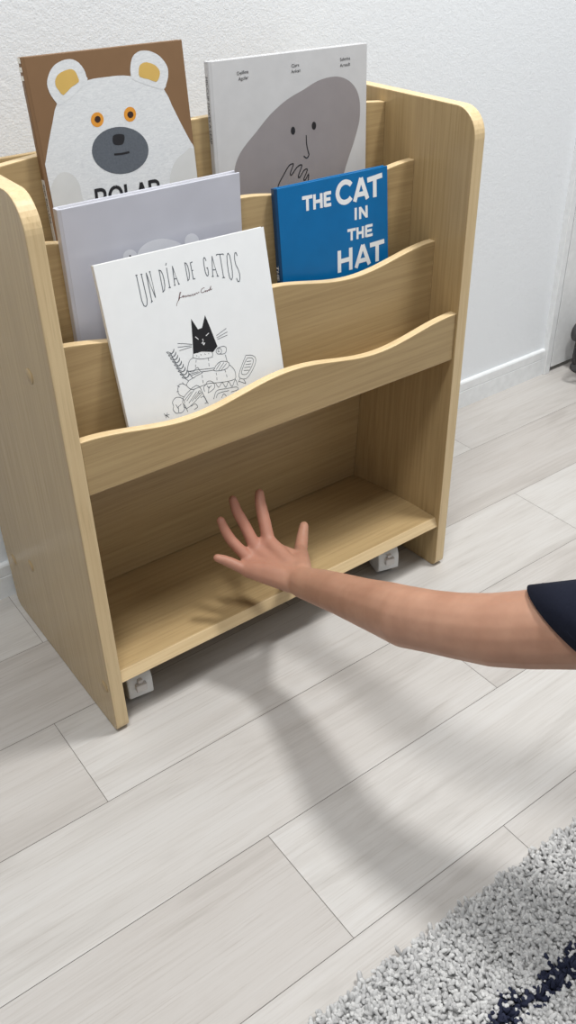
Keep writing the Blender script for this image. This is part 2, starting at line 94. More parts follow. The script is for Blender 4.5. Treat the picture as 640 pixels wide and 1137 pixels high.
M_EARY = printed('mustard_print', (206,172,96), .5)
M_ORANGE = printed('orange_print', (220,150,56), .5)
M_DARKBR = printed('dark_brown_print', (58,40,34), .5)
M_MUZZLE = printed('slate_print', (92,98,106), .5, .12, 500)
M_INK = printed('black_ink', (36,36,40), .5)
M_INKTHIN = printed('pencil_ink', (84,90,98), .5)
M_RED = printed('dark_red_ink', (88,46,48), .5)
M_CARA = printed('pale_grey_cover', (200,201,203), .42)
M_BLOB = printed('warm_grey_print', (146,141,143), .45)
M_WHITEBK = printed('lavender_white_jacket', (196,198,209), .25, .05, 14, .5)
M_WHITEPR = printed('paler_print', (222,224,231), .3)
M_GATOS = printed('ivory_cover', (236,239,241), .45, .015)
M_BLUE = printed('blue_cover', (4,104,164), .35, .05, 30)
M_DKBLUE = printed('shaded_blue_spine', (22,62,98), .4)  # cover blue darkened: the spine's shade is put into its colour
M_LETTER = printed('pale_letter_print', (232,234,236), .4)

# ------------------------------------------------------------------ mesh helpers
def link(o, parent=None):
    col.objects.link(o)
    if parent is not None: o.parent = parent
    return o
def obj(name, bm, mat, parent=None, smooth=False, mw=None):
    me = bpy.data.meshes.new(name); bm.normal_update(); bm.to_mesh(me); bm.free()
    for m in (mat if isinstance(mat, (list, tuple)) else [mat]): me.materials.append(m)
    if smooth:
        for p in me.polygons: p.use_smooth = True
    o = bpy.data.objects.new(name, me); link(o, parent)
    if mw is not None: o.matrix_local = mw
    return o
def thing(name, label, cat, loc=(0,0,0), group=None):
    o = bpy.data.objects.new(name, None); o.empty_display_size = .05; link(o)
    o.location = loc; tag(o, label, cat, group); return o
def tag(o, label, cat, group=None):
    o['label'] = label; o['category'] = cat
    if group: o['group'] = group
    return o
def structure(o): o['kind'] = 'structure'; return o
def box(x0, x1, y0, y1, z0, z1, bev=0, seg=2):
    bm = bmesh.new()
    v = [bm.verts.new((x, y, z)) for x in (x0, x1) for y in (y0, y1) for z in (z0, z1)]
    for f in ((0,1,3,2),(4,6,7,5),(0,4,5,1),(2,3,7,6),(0,2,6,4),(1,5,7,3)): bm.faces.new([v[i] for i in f])
    bmesh.ops.recalc_face_normals(bm, faces=bm.faces)
    if bev: bmesh.ops.bevel(bm, geom=list(bm.edges), offset=bev, segments=seg, profile=.5, affect='EDGES')
    return bm
def banded(bm, axis):
    """edge-banded board: faces that do not look along the given axis take the second material"""
    k = 'xyz'.index(axis)
    for f in bm.faces:
        f.normal_update(); f.material_index = 0 if abs(f.normal[k]) > .85 else 1
    return bm
def add_box(bm, *a, **k):
    b = box(*a, **k); me = bpy.data.meshes.new('t'); b.to_mesh(me); b.free(); bm.from_mesh(me); bpy.data.meshes.remove(me)
def prism(poly, axis, a0, a1, bev=0):
    """extrude a 2-D polygon along an axis; polygon in the two other axes (cyclic order)."""
    bm = bmesh.new()
    mk = {'x': lambda p, a: (a, p[0], p[1]), 'y': lambda p, a: (p[0], a, p[1]), 'z': lambda p, a: (p[0], p[1], a)}[axis]
    lo = [bm.verts.new(mk(p, a0)) for p in poly]; hi = [bm.verts.new(mk(p, a1)) for p in poly]
    f0 = bm.faces.new(lo); f1 = bm.faces.new(hi)
    n = len(poly)
    for i in range(n): bm.faces.new((lo[i], lo[(i+1) % n], hi[(i+1) % n], hi[i]))
    bmesh.ops.recalc_face_normals(bm, faces=bm.faces)
    if bev:
        es = [e for e in bm.edges if (f0 in e.link_faces) or (f1 in e.link_faces)]
        bmesh.ops.bevel(bm, geom=es, offset=bev, segments=2, profile=.5, affect='EDGES')
    return bm
def rounded(pts, radii, n=8):
    out = []
    N_ = len(pts)
    for i, (p, r) in enumerate(zip(pts, radii)):
        a, b = Vector(pts[i-1]), Vector(pts[(i+1) % N_]); p = Vector(p)
        if r <= 0: out.append(tuple(p)); continue
        d1, d2 = (a-p).normalized(), (b-p).normalized(); ang = d1.angle(d2)
        t = r/math.tan(ang/2); c = p+(d1+d2).normalized()*(r/math.sin(ang/2))
        s, e = p+d1*t-c, p+d2*t-c
        for k in range(n+1):
            om = s.angle(e); q = k/n
            out.append(tuple(c+(s*math.sin((1-q)*om)+e*math.sin(q*om))/math.sin(om)))
    return out
def lathe(prof, n=28, axis='z'):
    bm = bmesh.new(); rings = []
    for r, z in prof:
        ring = []
        for k in range(n):
            a = 2*PI*k/n; p = (r*math.cos(a), r*math.sin(a), z)
            if axis == 'x': p = (p[2], p[0], p[1])
            if axis == 'y': p = (p[0], p[2], p[1])
            ring.append(bm.verts.new(p))
        rings.append(ring)
    for a, b in zip(rings, rings[1:]):
        for k in range(n): bm.faces.new((a[k], a[(k+1) % n], b[(k+1) % n], b[k]))
    bm.faces.new(rings[0]); bm.faces.new(rings[-1])
    bmesh.ops.recalc_face_normals(bm, faces=bm.faces)
    return bm
def tube(bm, pts, r, n=8, closed=False):
    rings = []; N_ = len(pts); pts = [Vector(p) for p in pts]
    for i, p in enumerate(pts):
        d = (pts[(i+1) % N_]-pts[i-1]) if closed else (pts[min(i+1, N_-1)]-pts[max(i-1, 0)])
        d.normalize(); u = d.orthogonal().normalized()
        ref = Vector((0, 0, 1)) if abs(d.z) < .9 else Vector((1, 0, 0))
        u = d.cross(ref).normalized(); w = d.cross(u)
        rings.append([bm.verts.new(p+(u*math.cos(2*PI*k/n)+w*math.sin(2*PI*k/n))*r) for k in range(n)])
    for i in range(N_ if closed else N_-1):
        a, b = rings[i], rings[(i+1) % N_]
        for k in range(n): bm.faces.new((a[k], a[(k+1) % n], b[(k+1) % n], b[k]))
    if not closed: bm.faces.new(rings[0]); bm.faces.new(rings[-1])

# ------------------------------------------------------------------ camera
cam = bpy.data.cameras.new('camera'); co = bpy.data.objects.new('camera', cam); link(co)
co.location = (-.2866, -.8010, .9224); co.rotation_euler = (.96479, .01836, -.63700)
cam.sensor_fit = 'VERTICAL'; cam.sensor_height = 36; cam.lens = 996.62/1137*36
cam.shift_x = -1.98/1137; cam.shift_y = -2.08/1137; cam.clip_start = .02
sc.camera = co

# ------------------------------------------------------------------ the room
YW = .3696                                  # wall plane
XC = 1.272                                  # wall ends at the door casing
def floor():
    N = NT('pale_ash_planks'); tc = N.n('ShaderNodeTexCoord'); o = tc.outputs['Object']
    at = N.n('ShaderNodeAttribute', attribute_name='plank')
    cmb = N.n('ShaderNodeCombineXYZ')
    for i, k in enumerate((37.0, 11.0, 23.0)):
        m = N.n('ShaderNodeMath', operation='MULTIPLY'); m.inputs[1].default_value = k; N.l(at.outputs['Fac'], m.inputs[0]); N.l(m.outputs[0], cmb.inputs[i])
    ad = N.n('ShaderNodeVectorMath', operation='ADD'); N.l(o, ad.inputs[0]); N.l(cmb.outputs[0], ad.inputs[1]); v = ad.outputs[0]
    f1 = noise(N, mapping(N, v, (5, 240, 1)), 1, 6, .68, .35)       # fine straight grain
    f2 = noise(N, mapping(N, v, (2.6, 17, 1)), 1, 4, .55, 1.6)      # broad cathedrals
    f3 = noise(N, mapping(N, v, (12, 520, 1)), 1, 3, .6)            # pores
    base = mix(N, s2l((191,187,183)), s2l((203,201,198)), at.outputs['Fac'])
    c1 = ramp(N, f1.outputs['Fac'], [(.30, (.80,.775,.75,1)), (.50, (.965,.96,.95,1)), (.70, (1.03,1.03,1.03,1))])
    c2 = ramp(N, f2.outputs['Fac'], [(.34, (.86,.845,.83,1)), (.47, (.975,.965,.955,1)), (.62, (1.02,1.02,1.02,1))])
    c3 = ramp(N, f3.outputs['Fac'], [(.30, (.86,.84,.82,1)), (.42, (1,1,1,1))])
    c = mix(N, base, c1, .55, 'MULTIPLY'); c = mix(N, c, c2, .75, 'MULTIPLY'); c = mix(N, c, c3, .85, 'MULTIPLY')
    N.l(c, N.b.inputs['Base Color']); N.set(Roughness=.42, Specular_IOR_Level=.35)
    bump(N, f1.outputs['Fac'], .06, .0005)
    G = plain('plank_seam', (112,104,98), .8)
    bm = bmesh.new(); lay = []
    pw, L, g = .1587, .911, .00035
    known = {0: -.0613, -1: .4609, -2: .0683, -3: .30, 1: .36, 2: .62}
    known = {1: .335, 2: -.0073, 0: .85, -1: .4609, -2: .0683, -3: .30}
    def quad(x0, x1, y0, y1, z, m):
        f = bm.faces.new([bm.verts.new(p) for p in ((x0,y0,z),(x1,y0,z),(x1,y1,z),(x0,y1,z))]); f.material_index = m; return f
    quad(-2.6, 3.6, -3.2, 1.4, -.0012, 1)
    for row in range(-19, 8):
        y1 = .0682+row*pw; y0 = y1-pw
        off = known.get(row, random.random()*L)
        k0 = int((-2.6-off)//L)
        for k in range(k0, k0+9):
            x0, x1 = off+k*L, off+(k+1)*L
            if x1 < -2.6 or x0 > 3.6: continue
            quad(x0+g, x1-g, y0+g, y1-g, 0, 0); lay.append(random.random())
    me = bpy.data.meshes.new('floor'); bm.to_mesh(me); bm.free(); me.materials.append(N.m); me.materials.append(G)
    a = me.attributes.new('plank', 'FLOAT', 'FACE')
    for i, v_ in enumerate([0.0]+lay): a.data[i].value = v_
    return structure(link(bpy.data.objects.new('floor', me)))
floor()

def wallpaper():
    N = NT('white_embossed_wallpaper'); tc = N.n('ShaderNodeTexCoord'); o = tc.outputs['Object']
    f = noise(N, mapping(N, o, (1, 1, 1.25)), 380, 3, .5)
    f2 = noise(N, o, 120, 2, .5)
    h = N.n('ShaderNodeMath', operation='ADD'); N.l(f.outputs['Fac'], h.inputs[0]); N.l(f2.outputs['Fac'], h.inputs[1])
    N.set(Base_Color=s2l((234,238,242)), Roughness=.75, Specular_IOR_Level=.25)
    bump(N, h.outputs[0], .27, .0020)
    return N.m
M_WALL = wallpaper()
M_TRIM = plain('white_trim_paint', (234,237,239), .4)
M_DOOR = plain('white_door_skin', (232,234,235), .4)
M_GAP = plain('dark_gap', (70,70,72), .8)
structure(obj('wall_back', box(-2.6, XC, YW, YW+.1, 0, 2.45), M_WALL))
# baseboard: taller lower tier, groove, small bevelled cap
bb = prism([(YW,0),(YW-.0080,0),(YW-.0080,.0385),(YW-.0068,.0392),(YW-.0068,.0404),(YW-.0080,.0411),(YW-.0080,.0580),(YW-.0062,.0608),(YW-.0030,.0618),(YW,.0618)], 'x', -2.6, 1.2695)
structure(obj('baseboard_back', bb, M_TRIM))
# door casing, door leaf
cs = box(XC-.002, 1.2870, YW-.0135, YW+.1, .000, 2.05, .0012)
structure(obj('trim_1', cs, M_TRIM))
dr = box(1.2925, 2.1155, YW-.0110, YW+.03, .012, 2.049, .001)
d1 = structure(obj('door_1', dr, M_DOOR))
structure(obj('trim_2', box(2.118, 2.140, YW-.0135, YW+.1, 0, 2.05, .0012), M_TRIM))
structure(obj('trim_3', box(XC-.002, 2.140, YW-.0135, YW+.1, 2.0505, 2.08, .0012), M_TRIM))
structure(obj('wall_right', box(2.142, 3.6, YW, YW+.1, 0, 2.45), M_WALL))

# ------------------------------------------------------------------ the bookshelf
Wd, T, H, D = .600, .0182, .700, .338
rack = thing('picture_book_rack', 'pale wooden book rack with wavy fronts holding five picture books against the wall', 'bookshelf', (0, 0, 0))
def side_profile():
    return rounded([(0,.0010),(0,H),(D,H+.004),(D,.0010)], [.012,.035,.035,.018], 10)
def side(x0, warp=False):
    bm = banded(prism(side_profile(), 'x', x0, x0+T, .0012), 'x')
    if warp:                                    # this board bows slightly inward low down at the back
        for y in (.03,.06,.09,.12,.15,.185,.22,.26,.30):
            bmesh.ops.bisect_plane(bm, geom=bm.verts[:]+bm.edges[:]+bm.faces[:], plane_co=(0,y,0), plane_no=(0,1,0))
        for z in (.06,.10,.16,.22,.28,.34,.40,.45):
            bmesh.ops.bisect_plane(bm, geom=bm.verts[:]+bm.edges[:]+bm.faces[:], plane_co=(0,0,z), plane_no=(0,0,1))
        for v in bm.verts:
            v.co.x -= .0205*(min(v.co.y,.2)/.184)**2*max(0, min(1.05, (.45-v.co.z)/.355))
    return bm
sl = obj('side_panel', side(0), [W_V, E_V], rack)
sr = obj('side_panel', side(Wd-T, True), [W_V, E_V], rack)
for y, z in ((.0657,.50),(.2251,.1444),(.0183,.0737),(.3051,.1055),(.109,.58),(.171,.655)):
    if z > .55: continue
    b = lathe([(.0086,.0),(.0086,-.0005),(.0078,-.0009)], 24, 'x')
    bmesh.ops.translate(b, verts=b.verts, vec=(0,y,z)); obj('screw_cap', b, W_CAP, sl, True)
    b = lathe([(.0086,.0),(.0086,.0005),(.0078,.0009)], 24, 'x')
    bmesh.ops.translate(b, verts=b.verts, vec=(Wd-(.0205*(min(y,.2)/.184)**2*max(0,min(1.05,(.45-z)/.355))),y,z)); obj('screw_cap', b, W_CAP, sr, True)
XI0, XI1 = T+.0001, Wd-T-.0001
def wave(mid, amp):
    return lambda x: mid+amp*math.cos(2*PI*(x-.019)/.281)
def waved(y0, y1, z0, f, n=72, bev=.0012, x1=XI1):
    xs = [XI0+(x1-XI0)*i/n for i in range(n+1)]
    return banded(prism([(XI0, z0)]+[(x, f(x)) for x in xs]+[(x1, z0)], 'y', y0, y1, bev), 'y')
def in_x(y, z): return XI1-.0205*(min(y,.2)/.184)**2*max(0, min(1.05, (.45-z)/.355))
obj('front_rail', waved(.0035, .0155, .3708, wave(.4306,.0087)), [W_H, E_H], rack)
obj('divider', waved(.0545, .0665, .3855, wave(.5180,.0090), x1=XI1), [W_H, E_H], rack)
obj('divider', waved(.1035, .1155, .3855, wave(.6145,.0090), x1=XI1), [W_H, E_H], rack)
obj('back_panel', waved(.1650, .1770, .3855, lambda x: .6865+.0175*math.sin(PI*(x-.018)/.564)), [W_H, E_H], rack)
def clip_board(y0, y1, z0, z1, bev=.0008):
    return prism([(XI0,y0),(in_x(y0,z0),y0),(in_x((y0+y1)/2,z0),(y0+y1)/2),(in_x(y1,z0),y1),(XI0,y1)], 'z', z0, z1, bev)
obj('pocket_floor', clip_board(.0157, .1963, .3708, .3853), W_H, rack)
obj('pocket_floor', box(XI0, XI1, .0667, .1033, .403, .415), W_H, rack)
obj('pocket_floor', box(XI0, XI1, .1157, .1648, .508, .520), W_H, rack)
lb = prism([(XI0,.0966),(in_x(.1845,.0955)-.0010,.0966),(in_x(.1845,.24)-.0009,.24),(in_x(.1845,.37)-.0009,.3703),(XI0,.3703)], 'y', .1845, .1965)
obj('lower_back_panel', lb, W_H, rack)
bo = prism([(XI0,.0025),(XI1,.0025),(in_x(.06,.09),.06),(in_x(.12,.09),.12),(in_x(.19,.09),.19),(in_x(.19,.09),.332),(XI0,.332)], 'z', .0800, .0952)
for v in bo.verts:                              # front edge slopes back towards the top
    if v.co.y < .003 and v.co.z > .09: v.co.y = .0095
es = [e for e in bo.edges if all(v.co.y < .0100 for v in e.verts) and abs(e.verts[0].co.z-e.verts[1].co.z) < 1e-6]
bmesh.ops.bevel(bo, geom=es, offset=.0012, segments=2, profile=.5, affect='EDGES')
obj('bottom_board', banded(bo, 'z'), [W_H, E_H], rack)
obj('rear_light_block', box(XI0, in_x(.3,.0955), .322, .330, .0955, .66, .0008), W_H, rack)  # unseen board, added to block light behind so the back panel gap stays dark

def castor(x, y, flip=1):
    """white twin-shell castor: housing with a cylindrical crown, two wheels, a brake lever"""
    w = .036
    prof = [(-.021,.012)]
    for k in range(0, 15):
        a = PI-(PI*k/14); prof.append((.021*math.cos(a), .030+.024*math.sin(a)))
    prof += [(.021,.012),(.012,.004),(-.012,.004)]
    bm = prism(prof, 'x', -w/2, w/2, .0022)
    add_box(bm, -.012, .012, -.012, .012, .05, .074)
    add_box(bm, -.017, .017, -.017, .017, .074, .0799, bev=.001)
    c = obj('castor', bm, M_WHITE, rack); c['label'] = 'white plastic castor'
    c.location = (x, y, 0); c.rotation_euler = (0, 0, -.12*flip)
    for s in (-1, 1):
        b = lathe([(.0165,-.003),(.0185,-.002),(.0185,.002),(.0165,.003)], 28, 'x')
        bmesh.ops.translate(b, verts=b.verts, vec=(s*.0085,0,.0186))
        obj('wheel', b, M_TYRE, c, True)
    lv = bmesh.new(); add_box(lv, -.0078, .0078, -.0270, -.0175, .024, .036, bev=.0014)
    add_box(lv, -.0035, .0035, -.0235, -.0165, .036, .0415, bev=.0008)
    add_box(lv, -.0025, .0025, -.0235, -.0175, .0205, .024, bev=.0006)
    o = obj('brake_lever', lv, M_GREYP, c); o['label'] = 'grey brake lever'
    return c
castor(.0575, .052); castor(.5135, .052, 2.2); castor(.06, .29); castor(.505, .29)

# ------------------------------------------------------------------ books
# local book space: x to the right, y into the book, z up; origin = top-left corner of the front cover
def book_matrix(P, lean, yaw, roll):
    return Matrix.Translation(P) @ Matrix.Rotation(yaw, 4, 'Z') @ Matrix.Rotation(-lean, 4, 'X') @ Matrix.Rotation(-roll, 4, 'Y')
def flat(name, polys, mat, parent, lift):
    """printed area on a cover: polygons in millimetres on the front board"""
    bm = bmesh.new()
    for poly in polys:
        vs = [bm.verts.new((x/1000, -lift, z/1000)) for x, z in poly]
        f = bm.faces.new(vs)
        f.normal_update()
        if f.normal.y > 0: f.normal_flip()
    bmesh.ops.triangulate(bm, faces=bm.faces[:])
    return obj(name, bm, mat, parent)
def smooth_poly(p, n=3, closed=True):
    out = []; N_ = len(p)
    for i in range(N_ if closed else N_-1):
        a, b, c, d = (p[(i-1) % N_], p[i], p[(i+1) % N_], p[(i+2) % N_]) if closed else (p[max(i-1,0)], p[i], p[i+1], p[min(i+2,N_-1)])
        for k in range(n):
            t = k/n
            out.append(tuple(.5*((2*b[j])+(-a[j]+c[j])*t+(2*a[j]-5*b[j]+4*c[j]-d[j])*t*t+(-a[j]+3*b[j]-3*c[j]+d[j])*t**3) for j in (0,1)))
    if not closed: out.append(p[-1])
    return out
def ribbon_bm(bm, line, w, lift, mk=None):
    """flat pen stroke of width w (mm) along a polyline, one connected strip with mitred joints"""
    mk = mk or (lambda x, z: (x/1000, -lift, z/1000))
    pts = [Vector(p) for p in line]
    pts = [p for i, p in enumerate(pts) if i == 0 or (p-pts[i-1]).length > 1e-4]
    if len(pts) < 2: return
    L, R_ = [], []
    for i, p in enumerate(pts):
        d1 = (p-pts[i-1]).normalized() if i else (pts[1]-p).normalized()
        d2 = (pts[i+1]-p).normalized() if i < len(pts)-1 else d1
        t = d1+d2
        t = t.normalized() if t.length > .3 else d1
        n = Vector((-t.y, t.x)); k = 1/max(.5, abs(n.dot(Vector((-d1.y, d1.x)))))
        L.append(bm.verts.new(mk(*(p+n*w/2*k)))); R_.append(bm.verts.new(mk(*(p-n*w/2*k))))
    for i in range(len(pts)-1): bm.faces.new((R_[i], R_[i+1], L[i+1], L[i]))
def ribbons(name, lines, w, mat, parent, lift, sm=True):
    bm = bmesh.new()
    for ln in lines:
        ln = [tuple(p) for p in ln]
        ribbon_bm(bm, smooth_poly(ln, 3, False) if sm and len(ln) > 2 else ln, w, lift)
    return obj(name, bm, mat, parent)
def glyphs(txt, weight=0.0):
    cu = bpy.data.curves.new('t', 'FONT'); cu.body = txt; cu.size = 1; cu.offset = weight; cu.resolution_u = 3
    t = bpy.data.objects.new('t', cu); col.objects.link(t)
    bpy.context.view_layer.update()
    me = bpy.data.meshes.new_from_object(t.evaluated_get(bpy.context.evaluated_depsgraph_get()))
    bpy.data.objects.remove(t); bpy.data.curves.remove(cu)
    return me
def text(name, txt, base0, base1, height, mat, parent, lift, weight=0.0, mk=None, grow=0.0):
    """letters stretched between two baseline points (mm), cap height in mm (may grow along the word)"""
    me = glyphs(txt, weight)
    xs = [v.co.x for v in me.vertices]; x0, x1 = min(xs), max(xs)
    cap = .69
    b0, b1 = Vector(base0), Vector(base1); d = (b1-b0).normalized(); n = Vector((-d.y, d.x)); ln = (b1-b0).length
    bm = bmesh.new(); bm.from_mesh(me); bpy.data.meshes.remove(me)
    for v in bm.verts:
        u = (v.co.x-x0)/(x1-x0); p = b0+d*(u*ln)+n*(v.co.y/cap*height*(1+grow*u))
        v.co = (p.x/1000, -lift, p.y/1000) if mk is None else mk(p.x, p.y)
    bm.normal_update()
    return obj(name, bm, mat, parent)

BLOCK = {'T': [[(0,.9),(1,.9)],[(.5,.9),(.5,0)]], 'H': [[(.12,0),(.12,1)],[(.88,0),(.88,1)],[(.12,.5),(.88,.5)]],
 'E': [[(.15,0),(.15,1)],[(.15,.91),(1,.91)],[(.15,.5),(.9,.5)],[(.15,.09),(1,.09)]],
 'C': [[(.95,.76),(.82,.86),(.6,.92),(.38,.88),(.2,.75),(.1,.5),(.2,.25),(.38,.12),(.6,.08),(.82,.13),(.95,.23)]],
 'A': [[(.09,0),(.5,.97)],[(.5,.97),(.91,0)],[(.25,.27),(.75,.27)]], 'I': [[(.5,0),(.5,1)]],
 'N': [[(.12,0),(.12,1)],[(.12,.94),(.88,.06)],[(.88,0),(.88,1)]], 'P': [[(.1,0),(.1,1)],[(.1,.93),(.6,.93),(.85,.84),(.9,.7),(.85,.55),(.6,.46),(.1,.46)]],
 'O': [[(.5,.95),(.22,.86),(.06,.62),(.06,.38),(.22,.14),(.5,.05),(.78,.14),(.94,.38),(.94,.62),(.78,.86),(.5,.95)]],
 'L': [[(.1,1),(.1,.05),(.9,.05)]], 'R': [[(.1,0),(.1,1)],[(.1,.93),(.6,.93),(.85,.84),(.9,.72),(.85,.58),(.6,.5),(.1,.5)],[(.5,.5),(.92,0)]]}
def block(name, letters, widths, mat, parent, lift):
    bm = bmesh.new(); q = 0
    for (ch, bl, br, tl, tr), w_ in zip(letters, widths):
        for st in BLOCK[ch]:
            pts = []
            for u, v in st:
                b = [bl[i]+(br[i]-bl[i])*u for i in (0,1)]; t = [tl[i]+(tr[i]-tl[i])*u for i in (0,1)]
                pts.append(tuple(b[i]+(t[i]-b[i])*v for i in (0,1)))
            ribbon_bm(bm, smooth_poly(pts, 3, False) if len(pts) > 3 else pts, w_, lift+.00002*(q % 5)); q += 1
    for f in bm.faces:
        f.normal_update()
        if f.normal.y > 0: f.normal_flip()
    return obj(name, bm, mat, parent)

def hard_book(name, label, P, lean, yaw, roll, w, th, zf, cover, spine=None, group=None):
    h = (P[2]-zf-th*math.sin(lean))/math.cos(lean)
    if lean < 0: h = (P[2]-zf)/math.cos(lean)
    root = thing(name, label, 'book', (0,0,0), group or 'picture books in the rack'); root.matrix_world = book_matrix(P, lean, yaw, roll)
    bt = .0022
    f = box(0, w, 0, bt, -h, 0, .0007); o = obj('front_cover', f, cover, root)
    obj('back_cover', box(0, w, th-bt, th, -h, 0, .0007), cover, root)
    sp = prism(rounded([(-.0035,.0012),(.0005,.0002),(.0005,th-.0002),(-.0035,th-.0012)], [.0012,0,0,.0012], 4), 'z', -h, 0, .0004)
    s = obj('spine', sp, spine or cover, root)
    pb = box(.0006, w-.004, bt+.0001, th-bt-.0001, -h+.003, -.0032)
    obj('page_block', pb, M_PAGE, root)
    return root, o, s, h
# polar bear book -----------------------------------------------------------
mm = lambda key: [tuple(p) for p in ART[key]]
bk, fc, sp, h = hard_book('picture_book', 'brown hardback picture book with a white bear face on its cover', (.0908,.1633,.7879), .0895, 0, -.0027, .1846, .0095, .520, M_BROWN)
def clip_rect(poly, x0, x1, z0, z1):
    for ax, lim, keep in ((0,x0,1),(0,x1,-1),(1,z0,1),(1,z1,-1)):
        out = []
        for i in range(len(poly)):
            a, b = poly[i-1], poly[i]; ia, ib = (a[ax]-lim)*keep >= 0, (b[ax]-lim)*keep >= 0
            if ia != ib:
                t = (lim-a[ax])/(b[ax]-a[ax]); out.append(tuple(a[j]+(b[j]-a[j])*t for j in (0,1)))
            if ib: out.append(b)
        poly = out
    return poly
E1, E2, E3, E4 = .00015, .0003, .00045, .0006
hb = h*1000
body = clip_rect(smooth_poly(mm('bear_body'), 2), .6, 184, -hb+1, -1)
flat('bear_picture', [body], M_BEARW, fc, E1)
for k in ('bear_ear_l','bear_ear_r'):
    flat('ear_picture', [clip_rect(smooth_poly(mm(k),2),.6,184,-hb+1,-1)], M_BEARW, fc, E2)
    flat('inner_ear_picture', [smooth_poly(mm(k+'_in'),2)], M_EARY, fc, E3)
for k in ('l','r'):
    flat('eye_picture', [mm('bear_eye_'+k)], M_ORANGE, fc, E2); flat('pupil_picture', [mm('bear_pupil_'+k)], M_DARKBR, fc, E3)
    a = clip_rect(smooth_poly(mm('bear_arm_'+k),2), .6, 184, -hb+1, -1)
    flat('paw_picture', [a], M_BEARARM, fc, E2)
flat('muzzle_picture', [mm('bear_muzzle')], M_MUZZLE, fc, E2)
flat('nose_picture', [smooth_poly(mm('bear_nose'),2)], M_INK, fc, E3)
ribbons('mouth_picture', [mm('bear_mouth')], 2.2, M_INK, fc, E3)
block('title_lettering', ART['polar_letters'], [3.6]*5, M_INK, fc, E3)
# its spine: brown above, white below, small white tab marks at the top
sm = lambda y0, y1, z0, z1: [(-3.75, y0, z0), (-3.75, y1, z0), (-3.75, y1, z1), (-3.75, y0, z1)]
def spine_patch(name, rects, mat, parent, x=-.00365):
    bm = bmesh.new()
    for y0, y1, z0, z1 in rects:
        add_box(bm, x, x+.0002, y0/1000, y1/1000, z0/1000, z1/1000)
    return obj(name, bm, mat, parent)
spine_patch('spine_band', [(1.3,8.2,-hb+.5,-118)], M_BEARW, sp)
spine_patch('spine_marks', [(1.3,8.2,-5.5,-.5),(1.3,8.2,-13.5,-9.0),(1.3,8.2,-21.5,-17.0)], M_PAGE, sp, -.0038)
def spine_text(txt, z0, z1, size, mat, parent, y0=2.6, weight=.01):
    # reads downward along the spine
    return text('spine_lettering', txt, (0,0), (abs(z1-z0),0), size, mat, parent, 0, weight, mk=lambda a, b: (-.00388, (y0+size-b)/1000, (z0-a)/1000))
spine_text("Polar Bear's Und", -123, -163, 3.6, M_INK, sp)
# grey face book --------------------------------------------------------------
bk, fc, sp, h = hard_book('picture_book', 'pale grey hardback with a large dark grey face, behind the blue book', (.3066,.1564,.7629), .0356, 0, -.0091, .2325, .0105, .520, M_CARA)
hb = h*1000
flat('face_picture', [clip_rect(smooth_poly(mm('blob'),3), 1, 231, -hb+1, -1)], M_BLOB, fc, E1)
flat('eye_picture', [mm('cara_eye_l')], M_INK, fc, E2); flat('eye_picture', [mm('cara_eye_r')], M_INK, fc, E2)
ribbons('nose_picture', [mm('cara_nose')], 1.5, M_INK, fc, E2); ribbons('hand_picture', [mm('cara_hand')], 1.5, M_INK, fc, E2)
for w_, (a, b) in zip(('Delfina','Aguilar','Clare','Ankan','Sabrina','Arnault'), ART['cara_names']):
    text('name_lettering', w_, a, b, 3.6, M_INK, fc, E2)
spine_text('HICCUP MAKES A LEAP', -16, -88, 4.2, M_INK, sp, 3.0, 0)
# jacketed white book ---------------------------------------------------------
bk, fc, sp, h = hard_book('picture_book', 'plain lavender-white hardback between the bear book and the black cat book', (.0731,.0887,.6565), -.0121, .0069, .0008, .2224, .0120, .4152, M_WHITEBK)
flat('pale_picture', [mm('white_head')], M_WHITEPR, fc, E1)
flat('ear_picture', [mm('white_ear')], M_WHITEPR, fc, E2); flat('ear_picture', [mm('white_ear2')], M_WHITEPR, fc, E2)
flat('dot_picture', [mm('white_dot')], M_INK, fc, E3)
# blue book -------------------------------------------------------------------
bk, fc, sp, h = hard_book('picture_book', 'small blue hardback with large white capital letters on its cover', (.3496,.0942,.6278), .0868, 0, -.0079, .1759, .0090, .4152, M_BLUE, M_DKBLUE)
LT = ART['cat_letters']
block('title_lettering', LT[0:3], [4.2]*3, M_LETTER, fc, E1)
block('title_lettering', LT[3:6], [6.2,6.0,6.2], M_LETTER, fc, E1)
block('title_lettering', LT[6:8], [3.8]*2, M_LETTER, fc, E1)
block('title_lettering', LT[8:11], [3.6]*3, M_LETTER, fc, E1)
block('title_lettering', LT[11:14], [5.8,5.8,6.0], M_LETTER, fc, E1)
spine_text('THE CAT', -92, -134, 4.2, M_LETTER, sp, 2.2, .012)
# thin cat book ---------------------------------------------------------------
P, lean, yaw, roll, w, th = (.0903,.0655,.6000), .2106, -.0047, -.0080, .2176, .0060
h = (P[2]-.3854-th*math.sin(lean))/math.cos(lean)
root = thing('picture_book', 'white softcover book with a black cat drawing, in the front pocket', 'book', group='picture books in the rack'); root.matrix_world = book_matrix(P, lean, yaw, roll)
fc = obj('front_cover', box(0, w, 0, .0005, -h, 0), M_GATOS, root)
obj('back_cover', box(0, w, th-.0005, th, -h, 0), M_GATOS, root)
obj('spine', box(-.0004, .0001, 0, th, -h, 0), M_GATOS, root)
obj('page_block', box(.0002, w-.0008, .0006, th-.0006, -h+.0006, -.0006), M_PAGE, root)
ribbons('title_lettering', ART['gatos_title'], .95, M_INKTHIN, fc, E1, False)
ribbons('signature_lettering', ART['gatos_sign'], .6, M_RED, fc, E1)
flat('cat_picture', [mm('kitty')], M_INK, fc, E1)
ribbons('cat_face_picture', ART['kitty_marks'], .9, M_LETTER, fc, E2, False)
ribbons('clutter_drawing', ART['gatos_lines'], .62, M_INKTHIN, fc, E1)

